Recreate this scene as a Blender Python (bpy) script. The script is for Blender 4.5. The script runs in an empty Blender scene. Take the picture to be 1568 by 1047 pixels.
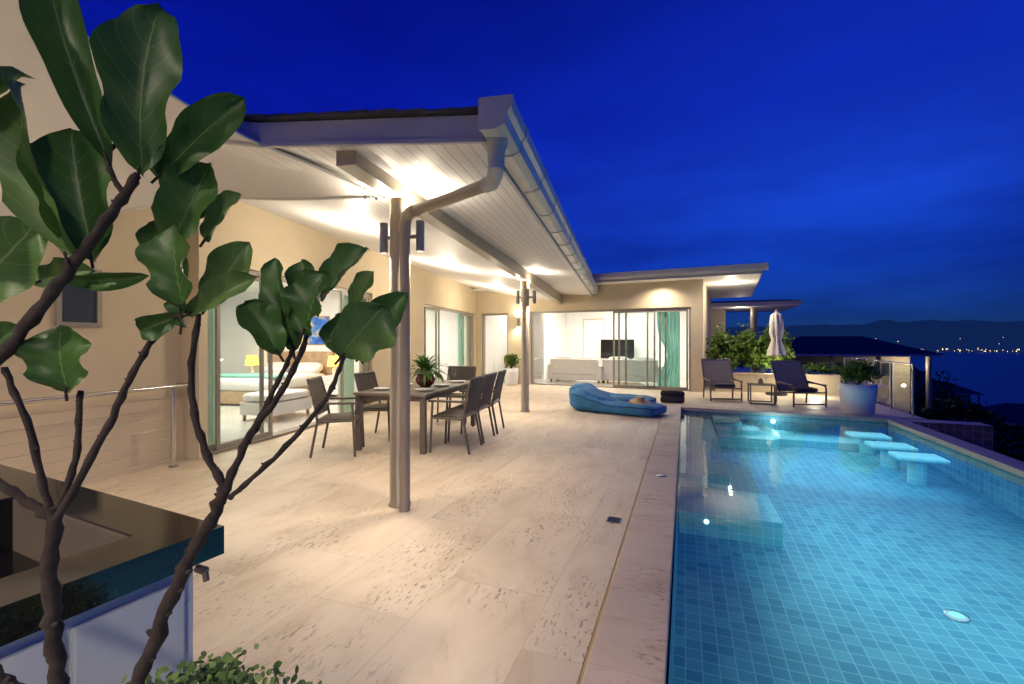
import bpy, bmesh, math, random
from mathutils import Matrix, Vector, noise
random.seed(7)
R=math.radians
scene=bpy.context.scene
scene.view_settings.view_transform='Standard'
scene.view_settings.look='None'
scene.view_settings.exposure=0

# ---------------------------------------------------------------- materials
def nt(name):
    m=bpy.data.materials.new(name); m.use_nodes=True
    t=m.node_tree; b=t.nodes['Principled BSDF']
    return m,t,b
def N(t,ty,**k):
    n=t.nodes.new(ty)
    for a,v in k.items(): setattr(n,a,v)
    return n
def math_(t,op,a,b=None):
    n=N(t,'ShaderNodeMath',operation=op)
    for i,x in enumerate((a,b)):
        if x is None: continue
        if isinstance(x,(int,float)): n.inputs[i].default_value=x
        else: t.links.new(x,n.inputs[i])
    return n.outputs[0]
def mixc(t,f,a,b,bt='MIX'):
    n=N(t,'ShaderNodeMix',data_type='RGBA',blend_type=bt)
    for i,x in ((0,f),(6,a),(7,b)):
        if isinstance(x,(int,float)): n.inputs[i].default_value=x
        elif isinstance(x,tuple): n.inputs[i].default_value=(*x[:3],1)
        else: t.links.new(x,n.inputs[i])
    return n.outputs[2]
def uvmap(t,scale=(1,1,1),loc=(0,0,0),rot=0):
    tc=N(t,'ShaderNodeTexCoord'); mp=N(t,'ShaderNodeMapping')
    mp.inputs['Scale'].default_value=scale; mp.inputs['Location'].default_value=loc
    mp.inputs['Rotation'].default_value=(0,0,rot)
    t.links.new(tc.outputs['UV'],mp.inputs[0]); return mp.outputs[0]
def noise_(t,vec,scale,detail=3,rough=.6):
    n=N(t,'ShaderNodeTexNoise'); n.inputs['Scale'].default_value=scale
    n.inputs['Detail'].default_value=detail; n.inputs['Roughness'].default_value=rough
    if vec is not None: t.links.new(vec,n.inputs['Vector'])
    return n.outputs['Fac']
def ramp(t,f,stops):
    n=N(t,'ShaderNodeValToRGB'); cr=n.color_ramp
    while len(cr.elements)<len(stops): cr.elements.new(.5)
    for e,(p,c) in zip(cr.elements,stops):
        e.position=p; e.color=(*c,1) if isinstance(c,tuple) else (c,c,c,1)
    t.links.new(f,n.inputs[0]); return n.outputs[0]
def bump(t,b,h,s=.2,d=.01):
    n=N(t,'ShaderNodeBump'); n.inputs['Strength'].default_value=s; n.inputs['Distance'].default_value=d
    t.links.new(h,n.inputs['Height']); t.links.new(n.outputs[0],b.inputs['Normal'])
def plain(name,c,rough=.6,var=.12,scale=3,metal=0,bs=0,spec=.5):
    m,t,b=nt(name)
    tc=N(t,'ShaderNodeTexCoord')
    f=noise_(t,tc.outputs['Object'],scale)
    lo=tuple(x*(1-var) for x in c); hi=tuple(min(1,x*(1+var)) for x in c)
    t.links.new(ramp(t,f,[(.3,lo),(.7,hi)]),b.inputs['Base Color'])
    b.inputs['Roughness'].default_value=rough; b.inputs['Metallic'].default_value=metal
    b.inputs['Specular IOR Level'].default_value=spec
    if bs: bump(t,b,noise_(t,tc.outputs['Object'],scale*25,1),bs,.004)
    return m
def emis(name,c,s):
    m,t,b=nt(name)
    b.inputs['Base Color'].default_value=(*c,1); b.inputs['Emission Color'].default_value=(*c,1)
    b.inputs['Emission Strength'].default_value=s; return m

M={}
M['wall']=plain('beige_render',(.58,.49,.34),.85,.05,1.5,bs=.06)
M['white']=plain('white_paint',(.82,.81,.79),.6,.02,1.5)
M['fascia']=plain('grey_paint',(.40,.40,.44),.45,.05,2)
M['gutter']=plain('gutter_metal_paint',(.50,.50,.48),.32,.05,3)
M['column']=plain('column_paint',(.36,.31,.24),.3,.06,2)
M['frame']=plain('bronze_aluminium',(.28,.25,.21),.35,.05,4)
M['slate']=plain('dark_roof_tile',(.05,.05,.055),.8,.4,9)
M['steel']=plain('stainless_steel',(.6,.58,.55),.22,.05,8,metal=1)
M['sconce']=plain('sconce_metal',(.26,.26,.28),.35,.05,8,metal=.5)
M['wicker']=plain('chair_mesh_fabric',(.09,.075,.06),.7,.25,60)
M['cframe']=plain('chair_frame',(.11,.09,.075),.4,.1,8)
M['sling']=plain('lounge_sling_fabric',(.34,.28,.22),.75,.15,50)
M['tabletop']=plain('table_top',(.20,.17,.14),.3,.15,6)
M['bark']=plain('fig_bark',(.030,.022,.020),.8,.5,60,bs=.5,spec=.3)
M['soil']=plain('soil',(.03,.02,.015),.95,.4,20)
M['potwhite']=plain('white_pot',(.80,.80,.79),.35,.03,3)
M['potred']=plain('glazed_red_pot',(.16,.03,.02),.25,.2,10)
M['straw']=plain('straw',(.55,.40,.20),.8,.2,60)
M['towel']=plain('dark_towel',(.03,.03,.035),.95,.3,80,bs=.5)
M['cushdark']=plain('dark_cushion',(.05,.05,.055),.9,.2,30)
M['bag']=plain('blue_fabric',(.030,.165,.36),.8,.25,5,bs=.3)
M['piping']=plain('bag_seam_piping',(.012,.06,.18),.8,.2,20)
M['sofa']=plain('white_fabric',(.70,.68,.65),.9,.04,10)
M['wood']=plain('light_wood',(.42,.29,.17),.5,.2,6)
M['tv']=plain('black_screen',(.006,.006,.008),.12,.1,2)
M['darkglass']=plain('night_window_pane',(.05,.06,.07),.08,.1,2)
M['cabinet']=plain('blue_grey_cabinet',(.48,.54,.57),.5,.05,3)
M['canvas']=plain('parasol_canvas',(.76,.71,.62),.85,.08,12)
M['terr']=plain('dark_hillside',(.020,.028,.016),.95,.5,.02,spec=.1)
M['bulb']=emis('lamp_glow',(1,.82,.55),14)
M['shade']=emis('yellow_lamp_shade',(1,.62,.12),1.6)
M['citylight']=emis('city_light',(1,.62,.28),4)
M['poolbulb']=emis('pool_lamp_glow',(.65,.95,1),2.2)
M['poolring']=emis('floor_lamp_lens',(.35,.85,.95),.4)
M['led']=plain('sealant_joint',(.44,.31,.15),.7,.1,6)  # plain warm-brown joint filler, no glow
M['yard']=plain('asphalt',(.05,.05,.05),.9)
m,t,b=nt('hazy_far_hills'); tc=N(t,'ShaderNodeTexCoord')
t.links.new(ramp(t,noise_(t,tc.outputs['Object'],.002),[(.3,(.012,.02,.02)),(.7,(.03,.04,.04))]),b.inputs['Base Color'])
b.inputs['Roughness'].default_value=1; b.inputs['Emission Color'].default_value=(.05,.20,.75,1); b.inputs['Emission Strength'].default_value=.075; M['hills']=m  # faint blue emission paints aerial haze onto the far hills

def travertine(name,base,bw,bh,rot,grout=.72,pits=1.):
    m,t,b=nt(name); v=uvmap(t,rot=rot)
    def brick(c1,c2,mo):
        br=N(t,'ShaderNodeTexBrick',offset=.37,offset_frequency=2)
        t.links.new(v,br.inputs['Vector']); br.inputs['Scale'].default_value=1
        br.inputs['Brick Width'].default_value=bw; br.inputs['Row Height'].default_value=bh
        br.inputs['Mortar Size'].default_value=.0018; br.inputs['Mortar Smooth'].default_value=.3; br.inputs['Bias'].default_value=0
        br.inputs['Color1'].default_value=(*c1,1); br.inputs['Color2'].default_value=(*c2,1); br.inputs['Mortar'].default_value=(*mo,1)
        return br
    br=brick(tuple(x*.94 for x in base),tuple(min(1,x*1.05) for x in base),tuple(x*grout for x in base))
    rn=brick((0,0,0),(1,1,1),(.5,.5,.5))
    sc=N(t,'ShaderNodeVectorMath',operation='SCALE'); t.links.new(rn.outputs['Color'],sc.inputs[0]); sc.inputs['Scale'].default_value=9.
    ad=N(t,'ShaderNodeVectorMath',operation='ADD'); t.links.new(v,ad.inputs[0]); t.links.new(sc.outputs[0],ad.inputs[1])
    def mp(scale,src=ad.outputs[0]):
        n=N(t,'ShaderNodeMapping'); n.inputs['Scale'].default_value=scale; t.links.new(src,n.inputs[0]); return n.outputs[0]
    st=N(t,'ShaderNodeTexNoise'); st.inputs['Scale'].default_value=1.5; st.inputs['Detail'].default_value=7; st.inputs['Roughness'].default_value=.66; st.inputs['Distortion'].default_value=.8
    t.links.new(mp((1.,2.8,1)),st.inputs['Vector']); stf=st.outputs['Fac']
    c=mixc(t,.9,br.outputs['Color'],ramp(t,stf,[(.30,(.78,.73,.66)),(.46,(.94,.92,.89)),(.62,(1.,1.,1.)),(.75,(1.08,1.06,1.03))]),'MULTIPLY')
    pit=noise_(t,mp((8,24,1)),2.0,4,.66)
    reg=ramp(t,noise_(t,mp((1,1.6,1)),1.3,2),[(.44,0.),(.62,1.)])
    pm=math_(t,'MULTIPLY',ramp(t,pit,[(.565,0.),(.62,1.)]),reg)
    pm=math_(t,'MULTIPLY',pm,.85*pits)
    c=mixc(t,pm,c,tuple(x*.34 for x in base))
    t.links.new(c,b.inputs['Base Color'])
    t.links.new(ramp(t,stf,[(.3,.62),(.7,.42)]),b.inputs['Roughness'])
    bump(t,b,math_(t,'MULTIPLY',math_(t,'ADD',pm,br.outputs['Fac']),-1.),.4,.004); return m
M['trav']=travertine('travertine_paving',(.64,.54,.415),1.2,.6,R(90))
M['coping']=travertine('coping_stone',(.56,.45,.37),.9,3.,0)

def tile(name,c1,c2,g,sz,rough=.25,ms=.006,mot=.65):
    m,t,b=nt(name); v=uvmap(t)
    br=N(t,'ShaderNodeTexBrick',offset=.0,offset_frequency=2)
    t.links.new(v,br.inputs['Vector']); br.inputs['Scale'].default_value=1
    br.inputs['Brick Width'].default_value=sz; br.inputs['Row Height'].default_value=sz
    br.inputs['Mortar Size'].default_value=ms; br.inputs['Mortar Smooth'].default_value=.2
    br.inputs['Color1'].default_value=(*c1,1); br.inputs['Color2'].default_value=(*c2,1); br.inputs['Mortar'].default_value=(*g,1)
    n=noise_(t,uvmap(t),.9,3)
    c=mixc(t,.6,br.outputs['Color'],ramp(t,n,[(.3,mot),(.7,1.)]),'MULTIPLY')
    t.links.new(c,b.inputs['Base Color']); b.inputs['Roughness'].default_value=rough
    return m
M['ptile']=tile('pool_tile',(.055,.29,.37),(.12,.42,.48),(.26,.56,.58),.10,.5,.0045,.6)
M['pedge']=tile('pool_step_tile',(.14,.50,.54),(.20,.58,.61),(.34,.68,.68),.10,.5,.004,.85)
M['wtile']=tile('terrace_wall_tile',(.22,.16,.14),(.27,.20,.17),(.40,.33,.30),.12)
M['ifloor']=tile('interior_floor',(.66,.63,.58),(.70,.66,.61),(.5,.46,.42),.6,.15,.003)

m,t,b=nt('boarded_soffit'); v=uvmap(t)
sx=N(t,'ShaderNodeSeparateXYZ'); t.links.new(v,sx.inputs[0])
fr=math_(t,'FRACT',math_(t,'MULTIPLY',sx.outputs[0],11.))
ln=math_(t,'LESS_THAN',fr,.08)
t.links.new(mixc(t,ln,(.80,.78,.75),(.42,.40,.38)),b.inputs['Base Color']); b.inputs['Roughness'].default_value=.5
M['soffit']=m

m,t,b=nt('black_granite'); tc=N(t,'ShaderNodeTexCoord')
t.links.new(ramp(t,noise_(t,tc.outputs['Object'],220,2),[(.55,(.008,.008,.009)),(.75,(.06,.05,.05))]),b.inputs['Base Color'])
b.inputs['Roughness'].default_value=.07; b.inputs['Specular IOR Level'].default_value=.9; M['granite']=m

m,t,b=nt('sail_fabric'); tc=N(t,'ShaderNodeTexCoord')
t.links.new(ramp(t,noise_(t,tc.outputs['Object'],1.2),[(.3,(.70,.68,.65)),(.7,(.77,.75,.72))]),b.inputs['Base Color']); b.inputs['Roughness'].default_value=.75
M['sail']=m

def glassy(name,tint,rough,f0,wave=None):
    m,t,b=nt(name); t.nodes.remove(b); o=t.nodes['Material Output']
    tr=N(t,'ShaderNodeBsdfTransparent'); tr.inputs[0].default_value=(*tint,1)
    gl=N(t,'ShaderNodeBsdfGlossy'); gl.inputs['Roughness'].default_value=rough
    lw=N(t,'ShaderNodeLayerWeight'); lw.inputs['Blend'].default_value=.5
    f=math_(t,'ADD',math_(t,'MULTIPLY',math_(t,'POWER',lw.outputs['Facing'],5.),1-f0),f0)
    mx=N(t,'ShaderNodeMixShader'); t.links.new(f,mx.inputs[0]); t.links.new(tr.outputs[0],mx.inputs[1]); t.links.new(gl.outputs[0],mx.inputs[2])
    t.links.new(mx.outputs[0],o.inputs[0])
    if wave:
        tc=N(t,'ShaderNodeTexCoord'); nf=noise_(t,tc.outputs['Object'],wave[0],2)
        bp=N(t,'ShaderNodeBump'); bp.inputs['Strength'].default_value=wave[1]; bp.inputs['Distance'].default_value=.02
        t.links.new(nf,bp.inputs['Height']); t.links.new(bp.outputs[0],gl.inputs['Normal'])
    return m
M['glass']=glassy('window_glass',(.90,.96,.95),.01,.035)
M['water']=glassy('pool_water_surface',(.84,.96,.98),.03,.02,(4.,.15))
m,t,b=nt('sea_water'); tc=N(t,'ShaderNodeTexCoord')
b.inputs['Base Color'].default_value=(.004,.02,.07,1); b.inputs['Roughness'].default_value=.35
bump(t,b,noise_(t,tc.outputs['Object'],.05,5),.6,2.); M['sea']=m

def curtain_mat(name,c):
    m,t,b=nt(name); b.inputs['Roughness'].default_value=.8
    tc=N(t,'ShaderNodeTexCoord'); f=noise_(t,tc.outputs['Object'],30,1)
    t.links.new(ramp(t,f,[(.3,tuple(x*.92 for x in c)),(.7,c)]),b.inputs['Base Color'])
    tr=N(t,'ShaderNodeBsdfTranslucent'); tr.inputs[0].default_value=(*c,1)
    mx=N(t,'ShaderNodeMixShader'); mx.inputs[0].default_value=.4
    o=t.nodes['Material Output']; t.links.new(b.outputs[0],mx.inputs[1]); t.links.new(tr.outputs[0],mx.inputs[2]); t.links.new(mx.outputs[0],o.inputs[0]); return m
M['teal']=curtain_mat('teal_curtain_fabric',(.36,.68,.60))
M['sheer']=curtain_mat('green_curtain_fabric',(.50,.64,.52))

def leafmat(name,c1,c2,vein,rough=.35,transl=.25,sc=2.,veins=True,spec=.3):
    m,t,b=nt(name); tc=N(t,'ShaderNodeTexCoord')
    c=ramp(t,noise_(t,tc.outputs['Object'],sc,2),[(.3,c1),(.7,c2)])
    if veins:
        v=uvmap(t); sx=N(t,'ShaderNodeSeparateXYZ'); t.links.new(v,sx.inputs[0])
        ax=math_(t,'ABSOLUTE',sx.outputs[0])
        mid=math_(t,'LESS_THAN',ax,.028)
        k=math_(t,'FRACT',math_(t,'MULTIPLY',math_(t,'SUBTRACT',sx.outputs[1],math_(t,'MULTIPLY',math_(t,'POWER',ax,1.3),.26)),7.))
        sd=math_(t,'LESS_THAN',k,.06)
        vv=math_(t,'MAXIMUM',mid,math_(t,'MULTIPLY',sd,.5))
        c=mixc(t,vv,c,vein); bump(t,b,vv,-.4,.002)
    t.links.new(c,b.inputs['Base Color']); b.inputs['Roughness'].default_value=rough; b.inputs['Specular IOR Level'].default_value=spec
    tr=N(t,'ShaderNodeBsdfTranslucent'); t.links.new(c,tr.inputs[0])
    mx=N(t,'ShaderNodeMixShader'); mx.inputs[0].default_value=transl
    o=t.nodes['Material Output']; t.links.new(b.outputs[0],mx.inputs[1]); t.links.new(tr.outputs[0],mx.inputs[2]); t.links.new(mx.outputs[0],o.inputs[0]); return m
M['fig']=leafmat('fig_leaf',(.020,.066,.018),(.052,.125,.026),(.11,.19,.05),.42,.3,6.)
M['figl']=leafmat('young_fig_leaf',(.06,.13,.035),(.105,.185,.05),(.18,.27,.10),.44,.3,6.)
M['hedge']=leafmat('hedge_leaf',(.06,.12,.02),(.14,.22,.04),(0,0,0),.5,.35,5.,False)
M['herb']=leafmat('herb_leaf',(.08,.15,.04),(.18,.27,.09),(0,0,0),.5,.3,25.,False)
M['darkleaf']=leafmat('dark_tree_leaf',(.012,.028,.012),(.03,.06,.02),(0,0,0),.6,.2,.6,False)
M['blade']=leafmat('blade_leaf',(.05,.15,.025),(.15,.29,.06),(0,0,0),.4,.25,9.,False)
m,t,b=nt('blue_painting'); tc=N(t,'ShaderNodeTexCoord')
t.links.new(ramp(t,noise_(t,tc.outputs['Object'],3,4),[(.35,(.02,.05,.4)),(.5,(.03,.2,.6)),(.62,(.7,.5,.1))]),b.inputs['Base Color']); M['art']=m

# ---------------------------------------------------------------- mesh builder
I4=Matrix.Identity(4)
class MB:
    def __init__(s): s.v=[];s.f=[];s.m=[];s.sm=[];s.uv=[];s.mats=[];s.M=I4
    def mi(s,k):
        if k not in s.mats: s.mats.append(k)
        return s.mats.index(k)
    def add(s,vs,fs,mat,smooth=False,uvs=None,X=None):
        off=len(s.v); T=s.M@(X if X is not None else I4); k=s.mi(mat)
        vl=[Vector(p) for p in vs]
        s.v+= [T@p for p in vl]
        for f in fs:
            s.f.append([off+i for i in f]); s.m.append(k); s.sm.append(smooth)
            if uvs is not None: s.uv.append([uvs[i] for i in f])
            else:
                n=Vector((0,0,0))
                for i in range(len(f)):
                    a=vl[f[i]];b_=vl[f[(i+1)%len(f)]]; n+=a.cross(b_)
                ax=max(range(3),key=lambda q:abs(n[q]))
                if ax==2: s.uv.append([(vl[i][0],vl[i][1]) for i in f])
                elif ax==0: s.uv.append([(vl[i][1],vl[i][2]) for i in f])
                else: s.uv.append([(vl[i][0],vl[i][2]) for i in f])
    def box(s,x0,x1,y0,y1,z0,z1,mat,X=None):
        s.hexa([(x0,y0,z0),(x1,y0,z0),(x1,y1,z0),(x0,y1,z0),(x0,y0,z1),(x1,y0,z1),(x1,y1,z1),(x0,y1,z1)],mat,X)
    def hexa(s,p,mat,X=None):
        s.add(p,[(3,2,1,0),(4,5,6,7),(0,1,5,4),(1,2,6,5),(2,3,7,6),(3,0,4,7)],mat,X=X)
    def prism(s,poly,z0,z1,mat,sidemat=None,bottom=True):
        n=len(poly)
        s.add([(x,y,z1) for x,y in poly],[tuple(range(n))],mat)
        if bottom: s.add([(x,y,z0) for x,y in poly],[tuple(reversed(range(n)))],sidemat or mat)
        for i in range(n):
            a=poly[i];b_=poly[(i+1)%n]
            s.add([(a[0],a[1],z0),(b_[0],b_[1],z0),(b_[0],b_[1],z1),(a[0],a[1],z1)],[(0,1,2,3)],sidemat or mat)
    def tube(s,pts,rad,mat,seg=10,cap=True,X=None):
        pts=[Vector(p) for p in pts]
        if not isinstance(rad,(list,tuple)): rad=[rad]*len(pts)
        vs=[];fs=[];uv=[];up=None;L=0
        for i,p in enumerate(pts):
            d=(pts[min(i+1,len(pts)-1)]-pts[max(i-1,0)]).normalized()
            if up is None:
                up=Vector((0,0,1)) if abs(d.z)<.9 else Vector((1,0,0))
            a=d.cross(up).normalized(); up=a.cross(d).normalized()
            if i: L+=(p-pts[i-1]).length
            for j in range(seg):
                th=2*math.pi*j/seg
                vs.append(p+(a*math.cos(th)+up*math.sin(th))*rad[i]); uv.append((rad[i]*th,L))
        for i in range(len(pts)-1):
            for j in range(seg):
                k=(j+1)%seg; fs.append((i*seg+j,i*seg+k,(i+1)*seg+k,(i+1)*seg+j))
        s.add(vs,fs,mat,True,uv,X)
        if cap:
            s.add(vs[:seg],[tuple(reversed(range(seg)))],mat,X=X); s.add(vs[-seg:],[tuple(range(seg))],mat,X=X)
    def lathe(s,prof,mat,seg=24,X=None):
        vs=[];fs=[]
        for r,z in prof:
            for j in range(seg):
                th=2*math.pi*j/seg; vs.append((r*math.cos(th),r*math.sin(th),z))
        for i in range(len(prof)-1):
            for j in range(seg):
                k=(j+1)%seg; fs.append((i*seg+j,i*seg+k,(i+1)*seg+k,(i+1)*seg+j))
        s.add(vs,fs,mat,True,None,X)
    def cushion(s,size,mat,X=None,e=.35,nz=.0,seg=28,seed=0):
        sx,sy,sz=[q/2 for q in size]; vs=[];fs=[]
        sg=lambda a,p: math.copysign(abs(a)**p,a)
        nr=seg//2
        for i in range(nr+1):
            ph=-math.pi/2+math.pi*i/nr
            for j in range(seg):
                th=2*math.pi*j/seg
                p=Vector((sx*sg(math.cos(ph),e)*sg(math.cos(th),e),sy*sg(math.cos(ph),e)*sg(math.sin(th),e),sz*sg(math.sin(ph),.55)))
                if nz: p+=Vector((0,0,1))*nz*noise.noise(p*4+Vector((seed,0,0)))+p.normalized()*nz*.6*noise.noise(p*9+Vector((seed,5,0)))
                vs.append(p)
        for i in range(nr):
            for j in range(seg):
                k=(j+1)%seg; fs.append((i*seg+j,i*seg+k,(i+1)*seg+k,(i+1)*seg+j))
        s.add(vs,fs,mat,True,None,X)
    def leaves(s,c,r,n,size,mat,shell=.45,flat=1.,seed=0):
        rnd=random.Random(seed); c=Vector(c)
        for _ in range(n):
            d=Vector((rnd.gauss(0,1),rnd.gauss(0,1),rnd.gauss(0,1))).normalized()
            q=shell+(1-shell)*rnd.random()**.6
            bumpy=.75+.5*noise.noise(d*2.3+Vector((seed,0,0)))
            p=c+Vector((d.x*r[0],d.y*r[1],d.z*r[2]))*q*bumpy
            a=Vector((rnd.gauss(0,1),rnd.gauss(0,1),rnd.gauss(0,1))).normalized()
            b_=a.cross(Vector((rnd.gauss(0,1),rnd.gauss(0,1),rnd.gauss(0,1)))).normalized()
            L=size*(.6+.8*rnd.random())
            s.add([p-a*L*.5,p+b_*L*.28,p+a*L*.5,p-b_*L*.28],[(0,1,2,3)],mat)
    def obj(s,name,parent=None,bevel=0,recalc=True):
        me=bpy.data.meshes.new(name); me.from_pydata([tuple(p) for p in s.v],[],s.f)
        for k in s.mats: me.materials.append(M[k])
        uvl=me.uv_layers.new(name='UVMap')
        flat=[]
        for u in s.uv:
            for q in u: flat+= [q[0],q[1]]
        uvl.data.foreach_set('uv',flat)
        me.polygons.foreach_set('material_index',s.m); me.polygons.foreach_set('use_smooth',s.sm)
        if recalc:
            bm=bmesh.new(); bm.from_mesh(me); bmesh.ops.recalc_face_normals(bm,faces=bm.faces); bm.to_mesh(me); bm.free()
        me.update()
        o=bpy.data.objects.new(name,me); scene.collection.objects.link(o)
        if parent: o.parent=parent
        if bevel:
            mo=o.modifiers.new('bevel','BEVEL'); mo.width=bevel; mo.segments=2; mo.limit_method='ANGLE'
        return o
def empty(name):
    e=bpy.data.objects.new(name,None); scene.collection.objects.link(e); return e
def light(name,ty,loc,power,color=(1,.85,.66),parent=None,size=.05,rot=None,spot=None,blend=.5,sy=None):
    l=bpy.data.lights.new(name,ty); l.energy=power; l.color=color
    if ty in('POINT','SPOT'): l.shadow_soft_size=size
    if ty=='AREA': l.size=size
    if ty=='AREA' and sy: l.shape='RECTANGLE'; l.size_y=sy
    if ty=='SPOT': l.spot_size=R(spot); l.spot_blend=blend
    o=bpy.data.objects.new(name,l); scene.collection.objects.link(o); o.location=loc
    if rot: o.rotation_euler=rot
    if parent: o.parent=parent
    return o
MH=Matrix.Translation((-.967,3.92,0))@Matrix.Rotation(R(-13.2),4,'Z')   # porch frame (v,u,z)
MF=Matrix.Translation((-1.23,15.9,0))@Matrix.Rotation(R(-25.5),4,'Z')   # living wing frame (a,y,z)
MP=Matrix.Translation((.605,1.864,0))@Matrix.Rotation(R(-20.8),4,'Z')   # pool frame

# ---------------------------------------------------------------- deck & pool
g=MB(); g.M=MP
g.prism([(-16,-7),(-.318,-7),(-.318,8.77),(4.2,8.43),(4.2,13.4),(6.2,16.),(6.2,26),(-16,26)],-3.6,0,'trav','wtile')
g.obj('stone_terrace')
g=MB(); g.M=MP
g.prism([(4.203,8.10),(4.93,8.04),(4.93,8.40),(4.203,8.46)],-3.4,-.01,'coping','wtile')
g.prism([(3.78,8.10),(4.2,8.06),(4.2,8.425),(3.78,8.46)],-3.4,-.012,'coping','wtile')
g.obj('tiled_retaining_wall',bevel=.004)
pool=empty('swimming_pool')
g=MB(); g.M=MP
g.box(-.30,.02,-7,8.42,-.06,.012,'coping')
g.hexa([(-.30,8.424,-.06),(3.77,8.12,-.06),(3.77,8.46,-.06),(-.30,8.768,-.06),(-.30,8.424,.012),(3.77,8.12,.012),(3.77,8.46,.012),(-.30,8.768,.012)],'coping')
g.box(3.50,3.77,-7,8.115,-.06,.010,'coping')
g.obj('coping',pool,bevel=.006)
g=MB(); g.M=MP
g.box(-.317,-.301,-7,8.75,-.05,-.004,'led')
g.obj('edge_joint',pool)
def fz(y): return -.36-.040*(8.3-y)       # floor raised and sloped to stand in for the water's refraction
g=MB(); g.M=MP
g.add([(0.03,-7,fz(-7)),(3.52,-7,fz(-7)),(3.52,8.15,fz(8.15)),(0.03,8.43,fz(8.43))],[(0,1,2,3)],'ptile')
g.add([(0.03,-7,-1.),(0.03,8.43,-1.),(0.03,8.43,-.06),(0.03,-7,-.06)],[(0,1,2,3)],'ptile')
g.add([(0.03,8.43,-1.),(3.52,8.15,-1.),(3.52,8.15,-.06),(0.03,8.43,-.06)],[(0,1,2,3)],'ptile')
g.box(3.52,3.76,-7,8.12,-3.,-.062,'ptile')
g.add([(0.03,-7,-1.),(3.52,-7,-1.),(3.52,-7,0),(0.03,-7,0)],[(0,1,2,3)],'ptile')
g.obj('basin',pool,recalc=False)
g=MB(); g.M=MP
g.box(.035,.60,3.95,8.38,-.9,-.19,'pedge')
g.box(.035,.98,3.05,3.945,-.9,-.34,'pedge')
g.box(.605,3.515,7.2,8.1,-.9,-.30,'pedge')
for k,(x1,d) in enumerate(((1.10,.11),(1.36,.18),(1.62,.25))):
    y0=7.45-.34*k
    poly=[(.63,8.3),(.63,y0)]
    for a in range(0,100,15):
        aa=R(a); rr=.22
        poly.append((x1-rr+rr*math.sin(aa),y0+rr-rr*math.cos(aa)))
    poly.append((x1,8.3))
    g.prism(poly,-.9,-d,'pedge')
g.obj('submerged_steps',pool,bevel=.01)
g=MB()
for (x,y) in ((5.80,7.42),(5.55,6.68),(5.37,6.02)):
    X=Matrix.Translation((x,y,0))@Matrix.Rotation(R(-20.8),4,'Z')
    g.box(-.27,.27,-.20,.20,-.16,-.10,'pedge',X)
    g.lathe([(.11,-.16),(.11,-.6)],'pedge',20,X)
g.obj('submerged_stools',pool,bevel=.03)
g=MB(); g.M=MP
g.add([(.0,-7,-.075),(3.53,-7,-.075),(3.53,8.15,-.075),(0.0,8.43,-.075)],[(0,1,2,3)],'water')
g.obj('pool_water',pool,recalc=False)
def pw(x,y,z): return MP@Vector((x,y,z))
g=MB(); g.M=MP
X=Matrix.Translation((1.95,2.3,fz(2.3)))
g.lathe([(0,.012),(.04,.012),(.05,.006)],'poolring',24,X); g.lathe([(.05,.010),(.07,.010),(.073,.0)],'steel',24,X)
g.lathe([(0,0),(.04,0),(.05,-.03)],'poolbulb',20,Matrix.Translation((1.72,8.22,-.16))@Matrix.Rotation(R(90),4,'X'))
g.lathe([(0,0),(.018,0),(.025,-.01)],'poolbulb',20,Matrix.Translation((.30,3.04,-.42))@Matrix.Rotation(R(90),4,'X'))
g.obj('pool_lamps',pool,recalc=False)
pc=(.52,.88,1); rzp=(0,0,R(-20.8))
light('pool_light','AREA',pw(2.2,6.3,-.085),38,pc,pool,2.2,rzp,sy=2.8)  # area panels added under the surface stand in for the water's scattered glow
light('pool_light','AREA',pw(2.1,2.9,-.085),34,pc,pool,2.4,rzp,sy=3.2)
light('pool_light','AREA',pw(1.9,-.6,-.085),20,pc,pool,2.4,rzp,sy=3.)
light('pool_light','POINT',pw(1.72,7.95,-.17),6,pc,pool,.03)
g=MB(); g.M=Matrix.Translation((.80,3.57,.004))@Matrix.Rotation(R(-20.8),4,'Z')
g.box(-.055,.055,-.055,.055,0,.003,'sconce')
for i in range(5): g.box(-.045,.045,-.045+.02*i,-.035+.02*i,.003,.005,'tv')
g.obj('floor_drain')
g=MB(); g.lathe([(0,.005),(.05,.005),(.052,0.0)],'steel',20,Matrix.Translation((1.55,4.72,.012)))
g.obj('skimmer_lid')

# ---------------------------------------------------------------- villa
villa=empty('modern_villa')
WT=3.42
g=MB(); g.M=MH
g.box(-3.5,-3.25,-7,.80,0,WT,'wall')
g.box(-3.3,-3.0,.80,.92,0,WT,'wall')
g.box(-3.3,-3.0,.92,4.7,2.38,WT,'wall')
g.box(-3.3,-3.0,4.7,7.2,0,WT,'wall')
g.box(-3.3,-3.0,7.2,11.4,2.38,WT,'wall')
g.box(-3.3,-3.0,11.4,11.75,0,WT,'wall')
g.box(-3.0,-2.994,6.2,6.42,1.15,1.55,'white')
g.obj('long_wall',villa)
g=MB(); g.M=MF
g.box(-.15,.18,0,.25,0,3.3,'wall'); g.box(.18,1.216,0,.25,2.38,3.3,'wall'); g.box(1.216,2.03,0,.25,0,3.3,'wall')
g.box(2.03,6.98,0,.25,2.40,3.3,'wall'); g.box(6.98,7.3,0,.25,0,3.3,'wall'); g.box(7.1,7.3,.25,6,0,3.3,'wall')
g.obj('wing_wall',villa)
g=MB(); g.M=MF
g.box(-.15,-.0,.25,5.,0,3.0,'white'); g.box(-.15,7.1,4.6,4.8,0,3.0,'white'); g.box(7.05,7.098,.255,4.6,0,3.,'white')
g.box(0,7.05,.255,4.6,2.9,3.,'white'); g.box(0,7.05,.26,4.6,.0,.012,'ifloor')
g.box(1.55,1.65,2.2,4.6,0.012,2.9,'white')
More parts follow.
